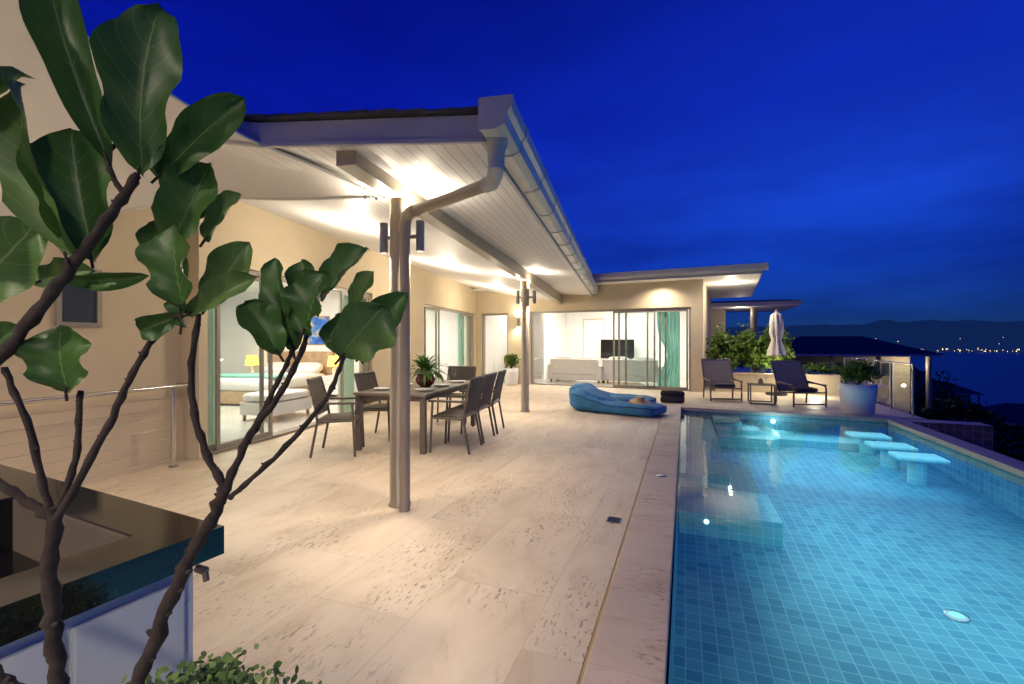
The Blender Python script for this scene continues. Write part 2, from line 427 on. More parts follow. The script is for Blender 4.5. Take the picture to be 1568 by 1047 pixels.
g.box(2.5,3.3,4.56,4.6,.012,2.3,'white'); g.box(2.47,2.5,4.56,4.6,.012,2.33,'wall'); g.box(3.3,3.33,4.56,4.6,.012,2.33,'wall'); g.box(2.47,3.33,4.56,4.6,2.33,2.36,'wall')
g.obj('living_room_shell',villa)
g=MB(); g.M=MH
g.box(-9.2,-3.3,.3,7.,2.75,2.85,'white'); g.box(-9.2,-3.3,.3,7.,0,.012,'ifloor')
g.box(-9.3,-9.2,.3,7.,0,2.8,'white'); g.box(-9.2,-3.3,6.9,7.,.012,2.75,'white'); g.box(-9.2,-3.51,.3,.4,0.012,2.75,'white')
g.box(-8.2,-3.3,7.05,11.7,2.75,2.85,'white'); g.box(-8.2,-3.3,7.05,11.7,0,.012,'ifloor')
g.box(-8.3,-8.2,7.05,11.7,0,2.8,'white'); g.box(-8.2,-3.3,11.6,11.7,.012,2.75,'white')
g.obj('bedroom_shell',villa)
def zr(u): return .018*(u+.9)
g=MB(); g.M=MH
def slab(v0,z0,v1,z1,u0,u1,mat,th=.02,rise=True):
    a=zr(u0) if rise else 0; b_=zr(u1) if rise else 0
    g.hexa([(v0,u0,z0+a),(v1,u0,z1+a),(v1,u1,z1+b_),(v0,u1,z0+b_),(v0,u0,z0+a+th),(v1,u0,z1+a+th),(v1,u1,z1+b_+th),(v0,u1,z0+b_+th)],mat)
slab(-.07,2.725,1.0,2.645,-.87,10.9,'soffit')
slab(-.9,2.84,-.07,2.725,-.87,1.2,'soffit',rise=False); slab(-.9,2.84,-.07,2.725,1.2,11.9,'white',rise=False)
slab(-3.3,3.30,-.9,2.84,-.87,11.9,'white',rise=False)
g.obj('porch_ceiling',villa)
g=MB(); g.M=MH
g.hexa([(-.075,-.80,2.62),(.075,-.80,2.62),(.075,11.2,2.62),(-.075,11.2,2.62),(-.075,-.80,2.76),(.075,-.80,2.735),(.075,11.2,2.94),(-.075,11.2,2.94)],'column')
g.obj('porch_beam',villa,bevel=.006)
g=MB(); g.M=MH
def fas(v0,z0,v1,z1,u0,u1,h):
    g.hexa([(v0,u0,z0),(v1,u0,z1),(v1,u1,z1),(v0,u1,z0),(v0,u0,z0+h),(v1,u0,z1+h),(v1,u1,z1+h),(v0,u1,z0+h)],'fascia')
fas(-.6,2.765,1.03,2.635,-.91,-.87,.165); fas(-3.4,3.28,-.6,2.765,-.91,-.87,.165)
fas(-.6,2.755,1.03,2.625,-.925,-.911,.03)
g.hexa([(1.0,-.87,2.635),(1.03,-.87,2.635),(1.03,10.9,2.635+zr(10.9)),(1.0,10.9,2.635+zr(10.9)),(1.0,-.87,2.80),(1.03,-.87,2.80),(1.03,10.9,2.8+zr(10.9)),(1.0,10.9,2.8+zr(10.9))],'fascia')
g.obj('roof_fascia',villa,bevel=.004)
g=MB(); g.M=MH
def rz(v): return 2.80+(1.03-v)*.08 if v>-.6 else 2.93+(-.6-v)*.185
for i in range(24):
    v1=1.06-.20*i; v0=v1-.205; j=random.uniform(-.012,.012); q=random.uniform(0,.008)
    g.hexa([(v0,-.95+j,rz(v0)+.003+q),(v1,-.95+j,rz(v1)+.010+q),(v1,-.5,rz(v1)+.010),(v0,-.5,rz(v0)+.003),(v0,-.95+j,rz(v0)+.022+q),(v1,-.95+j,rz(v1)+.032+q),(v1,-.5,rz(v1)+.032),(v0,-.5,rz(v0)+.022)],'slate')
for a,b_ in ((1.05,-.6),(-.6,-5)):
    g.hexa([(b_,-.6,rz(b_)),(a,-.6,rz(a)),(a,12,rz(a)+.2),(b_,12,rz(b_)+.2),(b_,-.6,rz(b_)+.02),(a,-.6,rz(a)+.02),(a,12,rz(a)+.22),(b_,12,rz(b_)+.22)],'slate')
g.obj('roof_tiles',villa)
g=MB(); g.M=MH
prof=[(1.035,2.66),(1.13,2.655),(1.185,2.68),(1.20,2.74),(1.225,2.77),(1.235,2.835),(1.035,2.835)]
def gut(u0,u1,s=0.):
    cx=1.13;cz=2.75
    P=[(cx+(a-cx)*(1+s),cz+(b_-cz)*(1+s)) for a,b_ in prof]; n=len(P)
    vs=[(a,u0,b_+zr(u0)) for a,b_ in P]+[(a,u1,b_+zr(u1)) for a,b_ in P]
    g.add(vs,[tuple(range(n)),tuple(range(n,2*n))]+[(i,(i+1)%n,n+(i+1)%n,n+i) for i in range(n)],'gutter')
gut(-1.0,10.6)
for i in range(14): gut(-.6+.8*i,-.57+.8*i,.08)
gut(-1.03,-1.0,.06)
g.lathe([(.052,-.12),(.055,0),(.075,.04),(.08,.10)],'gutter',20,Matrix.Translation((1.085,-.83,2.60)))
g.obj('gutter',villa)
g=MB(); g.M=MH
X=[(1.085,-.83,2.60),(1.085,-.83,2.52),(1.07,-.79,2.475),(1.02,-.70,2.45),(.6,-.42,2.455),(.2,-.18,2.46),(.13,-.13,2.44),(.105,-.115,2.38),(.105,-.115,0.0)]
g.tube(X,.043,'column',16)
g.tube([(1.085,-.83,2.585),(1.085,-.83,2.52)],.052,'gutter',16)
g.tube([(1.085,-.83,2.53),(1.07,-.79,2.475),(1.02,-.70,2.45),(.97,-.665,2.45)],.052,'gutter',16)
g.tube([(.25,-.21,2.46),(.2,-.18,2.46),(.13,-.13,2.44),(.105,-.115,2.38),(.105,-.115,2.30)],.05,'column',16)
g.obj('downpipe',villa)
def sconce(P,z0,z1,parent,arm_to,E=28,k=1.6):
    g=MB()
    g.tube([(P[0],P[1],z0),(P[0],P[1],z1)],.036,'sconce',18,cap=False)
    for z in (z0+.02,z1-.02): g.lathe([(0,z),(.033,z)],'bulb',16,Matrix.Translation((P[0],P[1],0)))
    zm=(z0+z1)/2; g.tube([(P[0],P[1],zm),(arm_to[0],arm_to[1],zm)],.018,'sconce',8)
    g.obj('sconce',parent,recalc=False)
    light('sconce_up','SPOT',(P[0],P[1],z1+.01),E,parent=parent,rot=(R(180),0,0),spot=172,blend=1.,size=.03)
    light('sconce_down','SPOT',(P[0],P[1],z0-.01),E*k,parent=parent,rot=(0,0,0),spot=145,blend=.9,size=.03)
for u in (0.,5.38):
    g=MB(); g.M=MH@Matrix.Translation((0,u,0))
    g.lathe([(0.095,0),(.095,.02),(.083,.03),(.083,2.62)],'column',28)
    g.obj('porch_column',villa)
    for s in (-.15,.19):
        P=MH@Vector((s,u+(.0),0)); A=MH@Vector((0,u,0))
        sconce(P,2.17,2.43,villa,A,48,2.2)
P=MF@Vector((1.62,-.09,0)); sconce(P,1.95,2.2,villa,MF@Vector((1.62,0,0)),30)
for u_,E_ in ((-2.3,110),(-4.6,200)):  # unseen wall sconces added to brighten the sail and left deck
    P=MH@Vector((-3.1,u_,0)); sconce(P,1.75,2.0,villa,MH@Vector((-3.25,u_,0)),E_,1.1)
def frames(Mx,along,off,x0,x1,zt,panels,name,axis):
    g=MB(); g.M=Mx
    def bar(a0,a1,z0,z1,d0=-.035,d1=.035):
        if axis=='x': g.box(a0,a1,off+d0,off+d1,z0,z1,'frame')
        else: g.box(off+d0,off+d1,a0,a1,z0,z1,'frame')
    bar(x0,x0+.06,0.012,zt,-.07,.07); bar(x1-.06,x1,0.012,zt,-.07,.07); bar(x0+.06,x1-.06,zt-.06,zt,-.07,.07); bar(x0+.06,x1-.06,.012,.035,-.07,.07)
    for k,(a,b_) in enumerate(panels):
        d=(-.045,.0,.045)[k%3]
        bar(a,a+.05,.036,zt-.061,d-.018,d+.018); bar(b_-.05,b_,.036,zt-.061,d-.018,d+.018)
        bar(a+.05,b_-.05,.036,.10,d-.018,d+.018); bar(a+.05,b_-.05,zt-.12,zt-.061,d-.018,d+.018)
        if axis=='x': g.add([(a+.05,off+d,.10),(b_-.05,off+d,.10),(b_-.05,off+d,zt-.12),(a+.05,off+d,zt-.12)],[(0,1,2,3)],'glass')
        else: g.add([(off+d,a+.05,.10),(off+d,b_-.05,.10),(off+d,b_-.05,zt-.12),(off+d,a+.05,zt-.12)],[(0,1,2,3)],'glass')
    g.obj(name,villa)
frames(MH,0,-3.12,.92,4.7,2.38,[(1.0,1.98),(1.15,2.1),(3.75,4.62)],'bedroom_sliding_door','y')
frames(MH,0,-3.12,7.2,11.4,2.38,[(7.28,8.4),(7.5,8.5),(10.2,11.3)],'second_bedroom_sliding_door','y')
frames(MF,0,.12,.18,1.216,2.38,[],'dining_door','x')
frames(MF,0,.12,2.03,6.98,2.40,[(4.75,6.0),(4.9,6.15),(5.1,6.3),(5.75,6.9)],'living_sliding_door','x')
def curtain(Mx,p0,p1,z1,mat,name,folds=8,amp=.04,pinch=.0):
    g=MB(); g.M=Mx; p0=Vector(p0);p1=Vector(p1); d=(p1-p0); n=Vector((-d.y,d.x,0)).normalized(); NS=folds*8
    vs=[];fs=[];rows=13
    for r in range(rows):
        z=.03+(z1-.03)*r/(rows-1); w=1-pinch*math.exp(-((z-1.0)/.45)**2)
        for i in range(NS+1):
            t_=i/NS; tt=1-(1-t_)*w if pinch else t_
            vs.append(p0+d*tt+n*amp*math.sin(t_*folds*2*math.pi+.3*math.sin(r))+Vector((0,0,z)))
    for r in range(rows-1):
        for i in range(NS):
            a=r*(NS+1)+i; fs.append((a,a+1,a+NS+2,a+NS+1))
    g.add(vs,fs,mat,True); g.obj(name,recalc=False)
curtain(MF,(6.0,.42,0),(6.65,.42,0),2.4,'teal','teal_curtain',6,.04,.45)
curtain(MH,(-3.4,1.0,0),(-3.4,1.45,0),2.38,'sheer','green_curtain',5,.05)
curtain(MH,(-3.4,4.2,0),(-3.4,4.62,0),2.38,'sheer','green_curtain',5,.05)
curtain(MH,(-3.4,10.9,0),(-3.4,11.3,0),2.38,'teal','teal_curtain',5,.05)
g=MB(); g.M=MH
g.box(-3.249,-3.22,-.46,-.42,1.55,2.12,'frame'); g.box(-3.249,-3.22,-.12,-.08,1.55,2.12,'frame')
g.box(-3.249,-3.22,-.42,-.12,2.08,2.12,'frame'); g.box(-3.249,-3.22,-.42,-.12,1.55,1.59,'frame')
g.box(-3.249,-3.235,-.42,-.12,1.59,2.08,'darkglass')
g.obj('window',villa)
g=MB(); g.M=MF
g.box(-1.5,8.7,-.6,6.2,3.16,3.18,'white'); g.box(2.6,8.72,-.63,-.6,3.15,3.35,'fascia'); g.box(8.7,8.73,-.6,6.2,3.15,3.35,'fascia')
g.box(-1.5,8.7,-.6,6.2,3.33,3.36,'slate')
g.hexa([(-1.5,-.6,3.365),(8.7,-.6,3.365),(7,6,4.1),(-1.5,6,4.1),(-1.5,-.6,3.40),(8.7,-.6,3.40),(7,6,4.14),(-1.5,6,4.14)],'slate')
pr=[(-.632,3.22),(-.72,3.215),(-.76,3.27),(-.79,3.39),(-.632,3.39)]
vs=[(2.6,a,b_) for a,b_ in pr]+[(8.85,a,b_) for a,b_ in pr]
g.add(vs,[(0,1,2,3,4),(5,6,7,8,9)]+[(i,(i+1)%5,5+(i+1)%5,5+i) for i in range(5)],'gutter')
for i in range(9):
    a0=2.9+.7*i; pp=[(a-.004,b_-.004) for a,b_ in pr]
    vs=[(a0,a,b_) for a,b_ in pp]+[(a0+.025,a,b_) for a,b_ in pp]; g.add(vs,[(0,1,2,3,4),(5,6,7,8,9)]+[(i2,(i2+1)%5,5+(i2+1)%5,5+i2) for i2 in range(5)],'gutter')
g.obj('wing_roof',villa)
g=MB(); g.M=Matrix.Translation((10.2,19.5,0))@Matrix.Rotation(R(-22),4,'Z')
g.box(-3,1.7,-1,3,2.86,2.90,'white'); g.box(-3,1.73,-1.03,3,2.9,3.03,'gutter'); g.hexa([(-3,-1,3.035),(1.7,-1,3.035),(1.7,3,3.4),(-3,3,3.4),(-3,-1,3.06),(1.7,-1,3.06),(1.7,3,3.43),(-3,3,3.43)],'slate')
g.lathe([(.13,0),(.13,2.86)],'column',16,Matrix.Translation((.1,-.4,0))); g.box(-3,-.9,1,1.2,0,2.86,'wall')
g.obj('rear_pavilion',villa)
light('pavilion_downlight','POINT',(9.6,19.2,2.6),18,parent=villa,size=.05)
light('eave_downlight','POINT',tuple(MF@Vector((8.0,1.2,2.9))),45,parent=villa,size=.04)
light('eave_downlight','SPOT',tuple(MF@Vector((6.2,-.45,3.12))),150,parent=villa,size=.04,rot=(0,0,0),spot=150,blend=.9)
light('eave_downlight','SPOT',tuple(MF@Vector((8.3,-.3,3.12))),170,parent=villa,size=.04,rot=(R(20),R(10),0),spot=150,blend=.9)

# ---------------------------------------------------------------- shade sail
E1=[(-1.10,3.86,2.63),(-1.45,3.5,2.72),(-1.86,3.0,2.80),(-2.01,2.4,2.84),(-2.08,2.0,2.90),(-2.12,1.4,2.97),(-2.15,.4,3.05)]
E2=[(-1.10,3.86,2.63),(-2.01,4.15,2.70),(-3.10,4.45,2.80),(-3.95,4.35,2.62),(-4.22,3.7,2.40),(-4.40,2.9,2.40),(-4.75,1.2,2.45)]
def interp(E,n):
    E=[Vector(p) for p in E]; out=[]
    for i in range(len(E)-1):
        p0=E[max(i-1,0)];p1=E[i];p2=E[i+1];p3=E[min(i+2,len(E)-1)]
        for k in range(n):
            t=k/n; out.append(.5*((2*p1)+(-p0+p2)*t+(2*p0-5*p1+4*p2-p3)*t*t+(-p0+3*p1-3*p2+p3)*t**3))
    out.append(E[-1]); return out
A=interp(E1,8);B=interp(E2,8); g=MB(); W=16; vs=[];fs=[]
for a,b_ in zip(A,B):
    for j in range(W+1):
        t_=j/W; p=a.lerp(b_,t_); p=p+Vector((0,0,.10*math.sin(math.pi*t_)*min(1,(a-b_).length))); vs.append(p)
for i in range(len(A)-1):
    for j in range(W): q=i*(W+1)+j; fs.append((q,q+1,q+W+2,q+W+1))
g.add(vs,fs,'sail',True); g.tube(A,.012,'sail',8); g.tube(B,.012,'sail',8)
g.tube([(-1.12,3.86,2.63),(-1.05,3.89,2.62)],.012,'steel',8)
for i in range(4):
    g.lathe([(.010,-.018),(.018,-.006),(.018,.006),(.010,.018),(.010,-.018)],'steel',10,Matrix.Translation((-1.24+.045*i,3.84+.01*i,2.625))@Matrix.Rotation(R(90*(i%2)),4,'X'))
g.obj('shade_sail',recalc=False)

# ---------------------------------------------------------------- stair balustrade
g=MB(); g.M=MH
for u in (.50,-1.3,-3.1):
    g.tube([(-3.02,u,0),(-3.02,u,.88)],.022,'steel',12); g.lathe([(.05,0.004),(.05,.012),(.022,.014)],'steel',16,Matrix.Translation((-3.02,u,0)))
g.tube([(-3.02,.72,.90),(-3.02,-4,.90)],.022,'steel',12); g.tube([(-3.02,.72,.90),(-3.24,.74,.90)],.022,'steel',12)
for k in range(7): g.tube([(-3.02,.5,.12+.11*k),(-3.02,-4,.12+.11*k)],.0018,'steel',6)
g.obj('stair_balustrade')

# ---------------------------------------------------------------- kitchen counter
KX=Matrix.Translation((-.783,1.238,0))@Matrix.Rotation(math.atan2(.43,-.902),4,'Z')
g=MB(); g.M=KX
kb=empty('outdoor_kitchen_counter')
def top(x0,x1,y0,y1): g.box(x0,x1,y0,y1,.825,.90,'granite')
top(0,.15,0,.85); top(.15,.85,0,.14); top(.15,.85,.55,.85); top(.85,2.2,0,.85)
g.obj('granite_top',kb)
g=MB(); g.M=KX
g.box(.16,.84,.15,.54,.72,.73,'tv'); g.box(.15,.16,.14,.55,.72,.893,'tv'); g.box(.84,.85,.14,.55,.72,.893,'tv'); g.box(.16,.84,.14,.15,.73,.893,'cframe'); g.box(.16,.84,.54,.55,.73,.893,'tv')
g.obj('sink_basin',kb)
g=MB(); g.M=KX
g.box(.05,2.15,.05,.80,.0,.715,'cabinet'); g.box(.05,.145,.05,.8,.715,.825,'cabinet')
for k in range(3): g.box(.035,.05,.08+.24*k,.30+.24*k,.08,.78,'cabinet')
g.tube([(.03,.05,.80),(.0,.05,.80)],.011,'cframe',10); g.tube([(.0,.05,.80),(-.006,.05,.775)],.008,'cframe',10)
g.obj('cabinet_body',kb,bevel=.004)
g=MB(); g.M=KX
g.box(1.25,1.8,.1,.7,.905,.93,'cframe'); g.cushion((.55,.5,.16),'bag',Matrix.Translation((1.5,.45,1.06)),.4)
g.box(1.0,1.9,.15,.2,.93,.96,'steel')
g.obj('barbecue_grill')

# ---------------------------------------------------------------- fiddle leaf fig (units: mm in its own plane)
fig=MB(); fig.M=Matrix.Translation((-.787,.70,1.9258))
def fp(a,b_,d=0): return Vector((a*.001004,d,-b_*.001004))
def branch(pts,r0,r1,d0=0,d1=0):
    P=interp([fp(a,b_,d0+(d1-d0)*i/(len(pts)-1)) for i,(a,b_) in enumerate(pts)],8); n=len(P); rd=[]
    for i in range(n):
        r=(r0+(r1-r0)*i/(n-1))*.70; r*=1+(.25 if i%3==0 else 0)+random.uniform(-.06,.1); rd.append(r)
        P[i]=P[i]+Vector((random.uniform(-1,1),random.uniform(-1,1),random.uniform(-1,1)))*r*.25
    fig.tube(P,rd,'bark',10)
    for i in range(2,n-1,2):
        a=random.uniform(0,6.28); q=P[i]+Vector((math.cos(a),-.3,math.sin(a)))*rd[i]*1.0
        fig.tube([P[i],q,q+Vector((math.cos(a),0,.6))*rd[i]*.5],[rd[i]*.5,rd[i]*.42,rd[i]*.2],'bark',6)
branch([(185,1130),(215,1040),(268,900),(322,800),(345,745)],.015,.0115)
branch([(345,750),(305,680),(283,585),(290,478)],.008,.0055,0,.02)
branch([(345,750),(378,668),(428,590),(458,512)],.0085,.005,0,.03)
branch([(352,762),(430,692),(500,612),(530,546)],.0055,.0045,0,-.01)
branch([(372,680),(408,595),(430,535)],.006,.0045,.01,.04)
branch([(125,1130),(105,1000),(98,880),(102,770)],.015,.012,-.02,-.02)
branch([(102,790),(55,750),(-10,705)],.009,.007,-.02,-.03)
branch([(102,790),(125,700),(122,598)],.007,.005,-.02,.0)
branch([(105,790),(170,665),(214,560),(242,505)],.008,.005,-.02,.0)
branch([(95,770),(75,650),(50,560)],.007,.005,-.02,-.04)
branch([(-60,660),(50,545),(130,440),(195,345),(235,278)],.013,.008,-.05,-.03)
branch([(-60,930),(20,1000),(60,1040),(120,1060)],.012,.012,-.04,-.02)
branch([(215,310),(190,260),(200,235)],.005,.004,-.03,-.03)
def figleaf(b,t_,w,mat='fig',d=0.,cup=.25,tilt=0.,wave=1.):
    b0=fp(b[0],b[1],d); t0=fp(t_[0],t_[1],d+tilt); ax=t0-b0; L=ax.length; ax.normalize()
    view=Vector((0,-1,0)); side=ax.cross(view).normalized(); nrm=side.cross(ax).normalized()
    rnd=random.Random(int(b[0]*7+t_[1]*3+w)); roll=rnd.uniform(-.65,.65)
    s2=side*math.cos(roll)+nrm*math.sin(roll); n2=nrm*math.cos(roll)-side*math.sin(roll)
    nu,nv=12,18; vs=[];uv=[];fs=[]; W_=w*.001004/2*1.15; ph=rnd.uniform(0,6); bend=rnd.uniform(-.35,.35)
    for j in range(nv+1):
        v=j/nv
        pr=(max(0,math.sin(math.pi*v**.85))**.55)*(.55+.55*v) if 0<v<1 else 0
        pr*=1-.16*math.exp(-((v-.40)/.13)**2)
        for i in range(nu+1):
            x=-1+2*i/nu
            off=cup*abs(x)**1.5*W_*pr*1.5 + wave*.16*W_*math.sin(v*15+ph+x*2)*abs(x)**2 - .26*L*(v-.5)**2
            off+=.03*W_*math.sin((v-abs(x)*.3)*44)
            vs.append(b0+ax*L*v+s2*(x*W_*pr*math.cos(cup*.8*abs(x))+bend*L*.35*(v*v-v))+n2*off); uv.append((x,v))
    for j in range(nv):
        for i in range(nu):
            a=j*(nu+1)+i; fs.append((a,a+1,a+nu+2,a+nu+1))
    fig.add(vs,fs,mat,True,uv)
    fig.tube([b0-ax*.012,b0+ax*.01],.002,'bark',6)
LV=[((236,276),(262,20),112,'fig',-.03,.3),((240,272),(372,148),72,'fig',.0,.5),((207,262),(112,-40),78,'fig',-.05,.6),
((150,405),(62,145),88,'figl',-.05,.5),((158,402),(122,200),112,'fig',-.02,.4),((-30,320),(70,130),150,'fig',-.05,.3),
((-30,480),(94,350),112,'figl',-.04,.4),((92,428),(222,424),34,'fig',.0,.6),((238,378),(304,238),92,'fig',.02,.4),
((262,430),(200,330),60,'fig',.03,.5),((290,478),(272,348),92,'fig',-.02,.3),((302,470),(368,366),66,'figl',.02,.5),
((290,484),(394,424),50,'figl',-.01,.5),((287,484),(228,508),46,'fig',-.02,.5),((120,600),(108,498),100,'fig',-.02,.2),
((436,532),(404,390),58,'fig',.02,.4),((462,512),(492,414),100,'fig',.0,.3),((470,455),(546,368),66,'fig',.04,.5),
((428,544),(374,460),66,'fig',.0,.4),((528,548),(596,470),98,'figl',-.02,.3),((545,545),(616,445),62,'fig',.02,.5),
((520,470),(558,408),40,'figl',.04,.4),((462,470),(436,388),58,'fig',.05,.4),((292,362),(346,284),46,'figl',.03,.5),
((-30,560),(50,500),60,'fig',-.02,.4),((232,282),(208,120),60,'fig',.02,.5),((-10,240),(-60,60),120,'fig',.0,.4),
((30,430),(120,410),50,'figl',.02,.5),((214,330),(290,300),60,'fig',.05,.4),
((255,500),(262,430),60,'fig',.03,.4),((540,548),(500,480),70,'fig',.03,.4),((430,540),(415,450),50,'fig',.04,.4)]
for l in LV: figleaf(*l)
fig.obj('fiddle_leaf_fig',recalc=False)
g=MB()
g.lathe([(0,0),(.14,0),(.19,.45),(.20,.47),(.175,.47),(.17,.44),(0,.43)],'potwhite',28,Matrix.Translation((-.60,.86,0)))
rnd=random.Random(3)
for i in range(110):
    a=rnd.uniform(0,6.28); rr=.03+.17*rnd.random()**.7; zz=.74-.5*rr*rr/.2+rnd.uniform(-.04,.03)
    base=Vector((-.60+.05*math.cos(a),.86+.05*math.sin(a),.43)); tip=Vector((-.60+rr*math.cos(a)*1.1,.86+rr*math.sin(a)*.7,zz))
    g.tube([base,(base+tip)/2+Vector((0,0,.03)),tip],.0012,'herb',5)
    for k in range(20):
        q=tip+Vector((rnd.gauss(0,.016),rnd.gauss(0,.016),rnd.gauss(0,.015)))
        d=Vector((rnd.gauss(0,1),rnd.gauss(0,1),rnd.gauss(0,.6))).normalized(); e=d.cross(Vector((rnd.gauss(0,1),rnd.gauss(0,1),1))).normalized()
        L=.010+.010*rnd.random()
        g.add([q-d*L*.5,q-d*L*.1+e*L*.4,q+d*L*.35+e*L*.35,q+d*L*.55,q+d*L*.35-e*L*.35,q-d*L*.1-e*L*.4],[(0,1,2,3,4,5)],'herb')
g.obj('potted_herb_plant',recalc=False)

# ---------------------------------------------------------------- dining set
TX=Matrix.Translation((-1.32,6.77,0))@Matrix.Rotation(R(-13.2),4,'Z')
g=MB(); g.M=TX
g.box(-.5,.5,-1.05,1.05,.715,.75,'tabletop'); g.box(-.44,.44,-.99,.99,.65,.714,'cframe')
for x in (-.45,.45):
    for y in (-1.0,1.0): g.box(x-.035,x+.035,y-.035,y+.035,0,.714,'cframe')
g.obj('dining_table',bevel=.006)
def chair(X):
    g=MB(); g.M=X   # faces +y
    for x in (-.26,.26):
        g.tube([(x,.22,0),(x,.20,.45),(x,.19,.64)],.016,'cframe',8)
        g.tube([(x,-.30,0),(x,-.22,.43),(x,-.25,.66),(x,-.33,.94)],.016,'cframe',8)
        g.box(x-.026,x+.026,-.27,.24,.64,.665,'cframe')
        g.tube([(x,-.22,.43),(x,.20,.44)],.015,'cframe',8)
    g.tube([(-.26,-.33,.94),(.26,-.33,.94)],.015,'cframe',8); g.tube([(-.26,-.225,.45),(.26,-.225,.45)],.012,'cframe',8)
    g.tube([(-.26,.2,.44),(.26,.2,.44)],.012,'cframe',8)
    g.hexa([(-.245,-.22,.445),(.245,-.22,.445),(.245,.2,.45),(-.245,.2,.45),(-.245,-.22,.46),(.245,-.22,.46),(.245,.2,.465),(-.245,.2,.465)],'wicker')
    g.hexa([(-.245,-.245,.50),(.245,-.245,.50),(.245,-.235,.50),(-.245,-.235,.50),(-.245,-.335,.93),(.245,-.335,.93),(.245,-.325,.93),(-.245,-.325,.93)],'wicker')
    g.obj('dining_chair')
for y in (-.64,.0,.64):
    chair(TX@Matrix.Translation((.72,y,0))@Matrix.Rotation(R(90+random.uniform(-4,4)),4,'Z'))
for y in (-1.15,-.2):
    chair(TX@Matrix.Translation((-.60 if y<-1 else -.52,y,0))@Matrix.Rotation(R(-70 if y<-1 else -90),4,'Z'))
chair(TX@Matrix.Translation((0,1.4,0))@Matrix.Rotation(R(180),4,'Z'))
g=MB(); g.M=TX
for y in (-.64,0,.64):
    for s in (-1,1):
        g.lathe([(0,.755),(.09,.755),(.13,.772),(.128,.775),(0,.76)],'potwhite',20,Matrix.Translation((s*.3,y,0)))
        g.lathe([(.03,.751),(.004,.756),(.004,.83),(.032,.86),(.036,.92),(.03,.96)],'glass',14,Matrix.Translation((s*.18,y+.17,0)))
g.obj('table_setting',recalc=False)
def blades(g,c,n,L,w,mat,seed=1,up=.8):
    rnd=random.Random(seed)
    for i in range(n):
        a=rnd.uniform(0,6.28); el=up*rnd.uniform(.35,1.25); l=L*rnd.uniform(.7,1.1); d=Vector((math.cos(a),math.sin(a),0)); s=Vector((-d.y,d.x,0))
        vs=[];fs=[];p=Vector(c); e=el
        for k in range(7):
            ww=w*math.sin(math.pi*(k+.6)/7.4); vs+= [p+s*ww,p-s*ww]
            p=p+(d*math.cos(e)+Vector((0,0,1))*math.sin(e))*l/6; e-=.28
        for k in range(6): fs.append((2*k,2*k+1,2*k+3,2*k+2))
        g.add(vs,fs,mat,True)
g=MB(); c=TX@Vector((.10,-.15,.75))
g.lathe([(0,0),(.07,0),(.13,.06),(.145,.11),(.12,.16),(.13,.18),(.11,.17),(0,.15)],'potred',28,Matrix.Translation(c))
blades(g,(c.x,c.y,c.z+.15),110,.50,.017,'blade',4,1.25)
g.obj('potted_spider_plant',recalc=False)

# ---------------------------------------------------------------- bean bags, hat, towels
def bag(X,seed,name='beanbag_lounger'):
    g=MB(); g.M=X; vs=[];fs=[]
    nn=64; rr=28
    sg=lambda a,p: math.copysign(abs(a)**p,a)
    for i in range(rr+1):
        ph=-math.pi/2+math.pi*i/rr
        for j in range(nn):
            th=2*math.pi*j/nn
            x=.92*sg(math.cos(ph),.30)*sg(math.cos(th),.30); y=.38*sg(math.cos(ph),.30)*sg(math.sin(th),.30); zz=sg(math.sin(ph),.6)
            head=1/(1+math.exp((x+.42)*10)); h=.22+.24*head-.06*math.exp(-((x+.18)/.14)**2)
            z=h*.5*(zz+1)
            z+=.030*noise.noise(Vector((x*3.4+seed,y*6,zz)))*(.3+max(0,zz))+.012*math.sin(x*24+6*y+seed)*math.exp(-((x+.25)/.22)**2)
            vs.append((x*(1+.03*noise.noise(Vector((x*4,y*4,seed)))),y*(1+.07*noise.noise(Vector((x*5,seed,z*4)))),max(.002,z)))
    for i in range(rr):
        for j in range(nn):
            k=(j+1)%nn; fs.append((i*nn+j,i*nn+k,(i+1)*nn+k,(i+1)*nn+j))
    g.add(vs,fs,'bag',True)
    # piping follows the upper seam ring
    ring=[Vector(vs[(rr*17//28)*nn+j]) for j in range(nn)]; ring.append(ring[0])
    g.tube([p*1.0+Vector((p.x,p.y,0)).normalized()*.006 for p in ring],.010,'piping',6,cap=False)
    g.obj(name)
bag(Matrix.Translation((2.22,10.15,0))@Matrix.Rotation(R(-30),4,'Z'),1)
bag(Matrix.Translation((2.08,9.08,0))@Matrix.Rotation(R(-36),4,'Z'),9)
g=MB(); g.lathe([(0,.11),(.06,.11),(.085,.09),(.09,.02),(.13,.008),(.20,.018),(.20,.012),(.13,0),(.088,.01)],'straw',28,Matrix.Translation((2.48,8.83,.23))@Matrix.Rotation(R(10),4,'X'))
g.obj('straw_hat',recalc=False)
g=MB()
for dx,dy,z in ((0,0,.075),(.06,.16,.075),(.03,.08,.20)):
    g.tube([(3.45+dx,10.55+dy,z),(3.48+dx,10.53+dy,z),(3.9+dx,10.42+dy,z),(3.94+dx,10.40+dy,z)],[.05,.075,.075,.05],'towel',16)
g.obj('rolled_towels')

